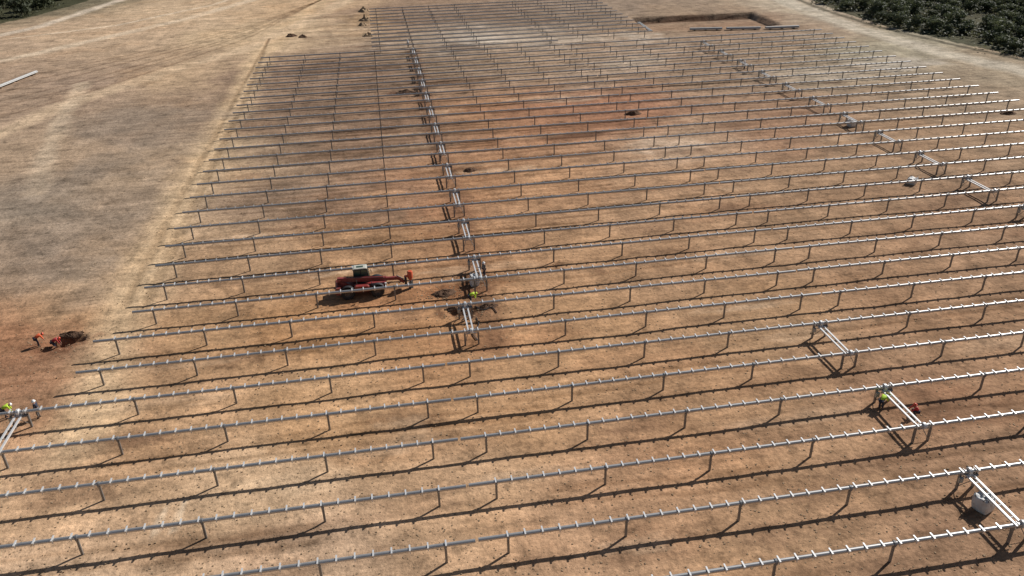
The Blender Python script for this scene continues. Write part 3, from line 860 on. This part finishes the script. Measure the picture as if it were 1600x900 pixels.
# ------------------------------------------------------------------ soil mounds
def mound(px, py, rx, ry, h, matn, label, seed, group='soil heaps'):
    x, y = gp(px, py); zb = gz(x, y)
    nr, na = 14, 44; r = random.Random(seed)
    q, a = np.meshgrid(np.arange(1, nr + 1) / nr, 2 * np.pi * np.arange(na) / na, indexing='ij')
    lx, ly = np.cos(a), np.sin(a)
    e = 1 + .9 * fbm(lx * 1.6 + seed * 3.1, ly * 1.6, seed, 3)
    xx, yy = rx * q * e * lx, ry * q * e * ly
    z = h * (1 - q) ** .8 * (1 + 1.9 * fbm(xx / .6 + seed, yy / .6, seed + 5, 3)) + .06 * rng.uniform(-1, 1, q.shape) * (q < .95) - .16 * (q > .999)
    vs = [(0, 0, h)] + list(zip(xx.ravel().tolist(), yy.ravel().tolist(), z.ravel().tolist()))
    fs = [(0, 1 + k, 1 + (k + 1) % na) for k in range(na)]
    for i in range(nr - 1):
        for k in range(na):
            fs.append((1 + i * na + k, 1 + (i + 1) * na + k, 1 + (i + 1) * na + (k + 1) % na, 1 + i * na + (k + 1) % na))
    m = MB(); m.add(vs, fs); o = m.build('soil_mound', MT[matn], None, True, 60)
    o.location = (x, y, zb); tag(o, label, 'soil heap', group)
mound(695, 458, 1.4, .8, .45, 'soil_dark', 'dark brown soil heap between the auger and the white bag', 1)
mound(760, 478, 1.1, .5, .25, 'soil_dark', 'flat dark soil heap right of the person in hi-vis yellow', 2)
mound(708, 482, .9, .45, .25, 'soil_dark', 'small dark soil heap left of the person in hi-vis yellow', 12)
mound(735, 266, 1.2, .7, .5, 'soil_dark', 'dark soil heap right of the centre drive column, below the nearest person in white', 3)
mound(990, 179, 1.3, .8, .8, 'soil_dark', 'lone dark soil heap on the reddish ground right of centre', 4)
mound(634, 145, 2.6, .9, .5, 'soil_dark', 'long reddish soil heap left of the bent person in white', 5)
mound(455, 57, 1.5, 1.2, .7, 'soil_dark', 'left of two dark soil heaps beyond the left field corner', 6)
mound(473, 58, 1.2, 1.0, .6, 'soil_dark', 'right of two dark soil heaps beyond the left field corner', 7)
mound(569, 18, 1.8, 1.8, 1.1, 'soil_tan', 'tan soil heap at the top edge, farthest in the line', 8)
mound(570, 32, 1.8, 1.8, 1.1, 'soil_tan', 'tan soil heap at the top, second farthest in the line', 9)
mound(567, 40, 1.4, 1.3, .8, 'soil_tan', 'tan soil heap at the top, third farthest in the line', 10)
mound(576, 56, 1.6, 1.4, .9, 'soil_tan', 'tan soil heap nearest in the line at the top', 11)
mound(1575, 178, 1.3, .8, .6, 'soil_dark', 'dark soil heap near the right edge beyond the right-hand column', 13)
mound(112, 522, 1.2, .5, .35, 'soil_dark', 'dark spoil heap behind the trench with two people at left', 14)

# ------------------------------------------------------------------ tube bundles
def bundle(pa, pb, n, r, label, dz=0):
    x0, y0 = gp(*pa); x1, y1 = gp(*pb)
    L = math.hypot(x1 - x0, y1 - y0); a = math.atan2(y1 - y0, x1 - x0)
    cx, cy = (x0 + x1) / 2, (y0 + y1) / 2
    zg = max(gz(cx, cy), gz(x0, y0), gz(x1, y1))
    root = empty('tube_bundle', (cx, cy, zg + .05), a); tag(root, label, 'tube bundle', 'bundles of unlaid tubes')
    tm = MB(); tm.cyl((-L / 2, 0, 0), (L / 2, 0, 0), r, n=12); me_ = tm.mesh('tube', MT['tubewhite'])
    for i in range(n):
        o = link('tube', me_, root); o.location = (((i * 37) % 5 - 2) * .05, (i - (n - 1) / 2) * 2.05 * r, .16 + r)
    for i in range(n - 1):
        o = link('tube', me_, root); o.location = (((i * 53) % 5 - 2) * .05, (i - (n - 2) / 2) * 2.05 * r, .16 + r * 2.75)
    for s in (-.35, 0, .35):
        b_ = MB(); b_.box((s * L, 0, .04), (.14, n * 2.3 * r + .2, .24)); b_.build('bearer', MT['timber'], root, False)
    return root
bundle((-12, 142), (58, 114), 4, .10, 'pale tube bundle on bare ground at the left edge of the photo')
bundle((1078, 48), (1128, 47), 4, .13, 'pale tube bundle along the near edge of the excavation, left one')
bundle((1135, 47), (1188, 46), 4, .13, 'pale tube bundle along the near edge of the excavation, middle one')
bundle((1196, 46), (1248, 44), 4, .13, 'pale tube bundle along the near edge of the excavation, right one')
bundle((998, 30), (1018, 44), 4, .15, 'pale tube bundle at the left side of the excavation, turned away from the others')

# ------------------------------------------------------------------ cables in the mud
def cable(pts, r, label):
    m = MB(); w = []
    for (a, b_) in pts:
        x, y = gp(a, b_); w.append(Vector((x, y, gz(x, y) + r * .8)))
    path = []
    for i in range(len(w) - 1):
        p0 = w[max(i - 1, 0)]; p1 = w[i]; p2 = w[i + 1]; p3 = w[min(i + 2, len(w) - 1)]
        for s in range(6):
            u = s / 6
            path.append(.5 * ((2 * p1) + (p2 - p0) * u + (2 * p0 - 5 * p1 + 4 * p2 - p3) * u * u + (3 * p1 - p0 - 3 * p2 + p3) * u ** 3))
    path.append(w[-1])
    for p in path[1:-1]: p.z += .04
    for p0, p1 in zip(path[:-1], path[1:]): m.cyl(p0, p1, r, n=6)
    o = m.build('cable', MT['black'], None); tag(o, label, 'cable', 'black cables in the mud')
cable([(700, 486), (712, 480), (724, 484), (731, 492), (722, 500)], .05, 'black cable looping left of the person in hi-vis yellow')
cable([(742, 478), (755, 484), (768, 480), (776, 488)], .05, 'black cable lying right of the person in hi-vis yellow')
cable([(744, 496), (748, 508), (738, 520), (745, 532)], .05, 'black cable running toward the camera below the muddy drive bridge')

# ------------------------------------------------------------------ trees
def crown_mesh(seed, h, w):
    r = random.Random(seed); m = MB()
    lobes = []
    for i in range(12):
        a = r.uniform(0, 6.28); q = r.uniform(0, .38) * w
        lobes.append((Vector((math.cos(a) * q, math.sin(a) * q, h * r.uniform(.28, .82))), w * r.uniform(.16, .28), h * r.uniform(.13, .22)))
    for c, rr_, rh in lobes:
        for _ in range(80):
            d = Vector((r.gauss(0, 1), r.gauss(0, 1), r.gauss(0, 1))).normalized()
            p = c + Vector((d.x * rr_, d.y * rr_, d.z * rh)) * 1.0
            p = c + (p - c) * r.uniform(.6, 1.08)
            s = r.uniform(.11, .24)
            nn = (d + Vector((r.gauss(0, .5), r.gauss(0, .5), r.gauss(0, .5) + .3))).normalized()
            u = nn.cross(Vector((r.gauss(0, 1), r.gauss(0, 1), r.gauss(0, 1)))).normalized(); v = nn.cross(u)
            m.add([p - u * s - v * s * .5, p + u * s - v * s * .6, p + u * s * .9 + v * s * .6, p - u * s * .8 + v * s * .5], [(0, 1, 2, 3)])
    me_ = bpy.data.meshes.new('crown'); me_.from_pydata(m.v, [], m.f); me_.materials.append(MT['leaf'])
    return me_
def trunk_mesh(seed, h, w):
    r = random.Random(seed); m = MB(); m.cyl((0, 0, -.2), (.05, .03, h * .5), .11, .07, 8)
    for i in range(5):
        a = i * 1.26 + r.uniform(-.3, .3); m.cyl((.04, .02, h * r.uniform(.3, .48)), (math.cos(a) * w * .3, math.sin(a) * w * .3, h * r.uniform(.6, .78)), .05, .02, 6)
    return m.mesh('trunk', MT['bark'])
TV = []
for i in range(6):
    h = (2.8, 3.4, 2.4, 3.9, 2.2, 3.1)[i]; w = (3.8, 3.8, 4.2, 4.6, 3.8, 4.8)[i]
    TV.append((trunk_mesh(i, h, w), crown_mesh(100 + i, h, w)))
def tree(x, y, i, s, rz, label, group):
    root = empty('tree', (x, y, gz(x, y) - .1), rz); root.scale = (s, s, s)
    link('trunk', TV[i][0], root); link('crown', TV[i][1], root)
    tag(root, label, 'tree', group)
def wood(E, xr, yr, pxr, n, label, group, mind, sc=1.0):
    r = random.Random(n); pts = []; tries = 0
    while len(pts) < n and tries < 60000:
        tries += 1
        x = r.uniform(*xr); y = r.uniform(*yr); a, b_ = proj(x, y)
        if not (pxr[0] < a < pxr[1]) or b_ > edge_y(E, a) - 3 or b_ < -32: continue
        if any((x - p) ** 2 + (y - q) ** 2 < mind ** 2 for p, q in pts): continue
        pts.append((x, y))
    for (x, y) in pts: tree(x, y, r.randrange(6), sc * r.uniform(.7, 1.25), r.uniform(0, 6.28), label, group)
    return pts
ptsR = wood(EDGE_R, (110, 215), (120, 300), (1225, 1650), 205, 'low dark green tree in the dense wood beyond the dirt road at the top right', 'trees of the wood at the top right', 2.5, 1.08)
ptsL = wood(EDGE_L, (-190, -80), (235, 400), (-50, 190), 92, 'low dark green tree in the wood at the top left corner', 'trees of the wood at the top left', 3.0, 1.55)
def scrub(pts, name, label, seed):
    r = random.Random(seed); m = MB()
    for (x, y) in pts:
        zb = gz(x, y)
        for _ in range(130):
            p = Vector((x + r.gauss(0, 2.2), y + r.gauss(0, 2.2), zb + abs(r.gauss(0, .7))))
            s = r.uniform(.16, .4)
            u = Vector((r.gauss(0, 1), r.gauss(0, 1), r.gauss(0, .4))).normalized(); v = u.cross(Vector((r.gauss(0, .6), r.gauss(0, .6), 1))).normalized()
            m.add([p - u * s - v * s * .5, p + u * s - v * s * .6, p + u * s * .9 + v * s * .6, p - u * s * .8 + v * s * .5], [(0, 1, 2, 3)])
    me_ = bpy.data.meshes.new(name); me_.from_pydata(m.v, [], m.f); me_.materials.append(MT['scrub'])
    tag(link(name, me_), label, 'scrub', kind='stuff')
scrub(ptsR, 'scrub', 'dull green scrub growing under the trees at the top right', 1)
scrub(ptsL, 'scrub', 'dull green scrub growing under the trees at the top left', 2)

# ------------------------------------------------------------------ clods
m = MB(); r = random.Random(77)
spots = [(gp(103, 531), 2.2, 140), (gp(722, 487), 2.0, 200), (gp(697, 459), 1.6, 160), (gp(735, 266), 1.8, 70), (gp(634, 145), 3, 80), (gp(745, 440), 2.0, 100)]
pl = []
for (c, s, n) in spots:
    for _ in range(n): pl.append((c[0] + r.gauss(0, s), c[1] + r.gauss(0, s * .6), r.uniform(.02, .075)))
for _ in range(7500):
    px, py = r.uniform(0, 1600), r.uniform(180, 900); x, y = gp(px, py); pl.append((x, y, r.uniform(.015, .07)))
zz = height(np.array([p[0] for p in pl]), np.array([p[1] for p in pl]))
for (x, y, s), z in zip(pl, zz):
    c = Vector((x, y, z + s * .1))
    vs = [c + Vector((dx * r.uniform(.5, 1.1), dy * r.uniform(.5, 1.1), dz * r.uniform(.3, .65))) * s for dx in (-1, 1) for dy in (-1, 1) for dz in (-1, 1)]
    m.add(vs, [(0, 1, 3, 2), (4, 6, 7, 5), (0, 4, 5, 1), (2, 3, 7, 6), (0, 2, 6, 4), (1, 5, 7, 3)])
me_ = bpy.data.meshes.new('soil_clods'); me_.from_pydata(m.v, [], m.f); me_.materials.append(MT['soil_tan'])
tag(link('soil_clods', me_), 'loose clods of earth scattered over the bare ground', 'clods', kind='stuff')
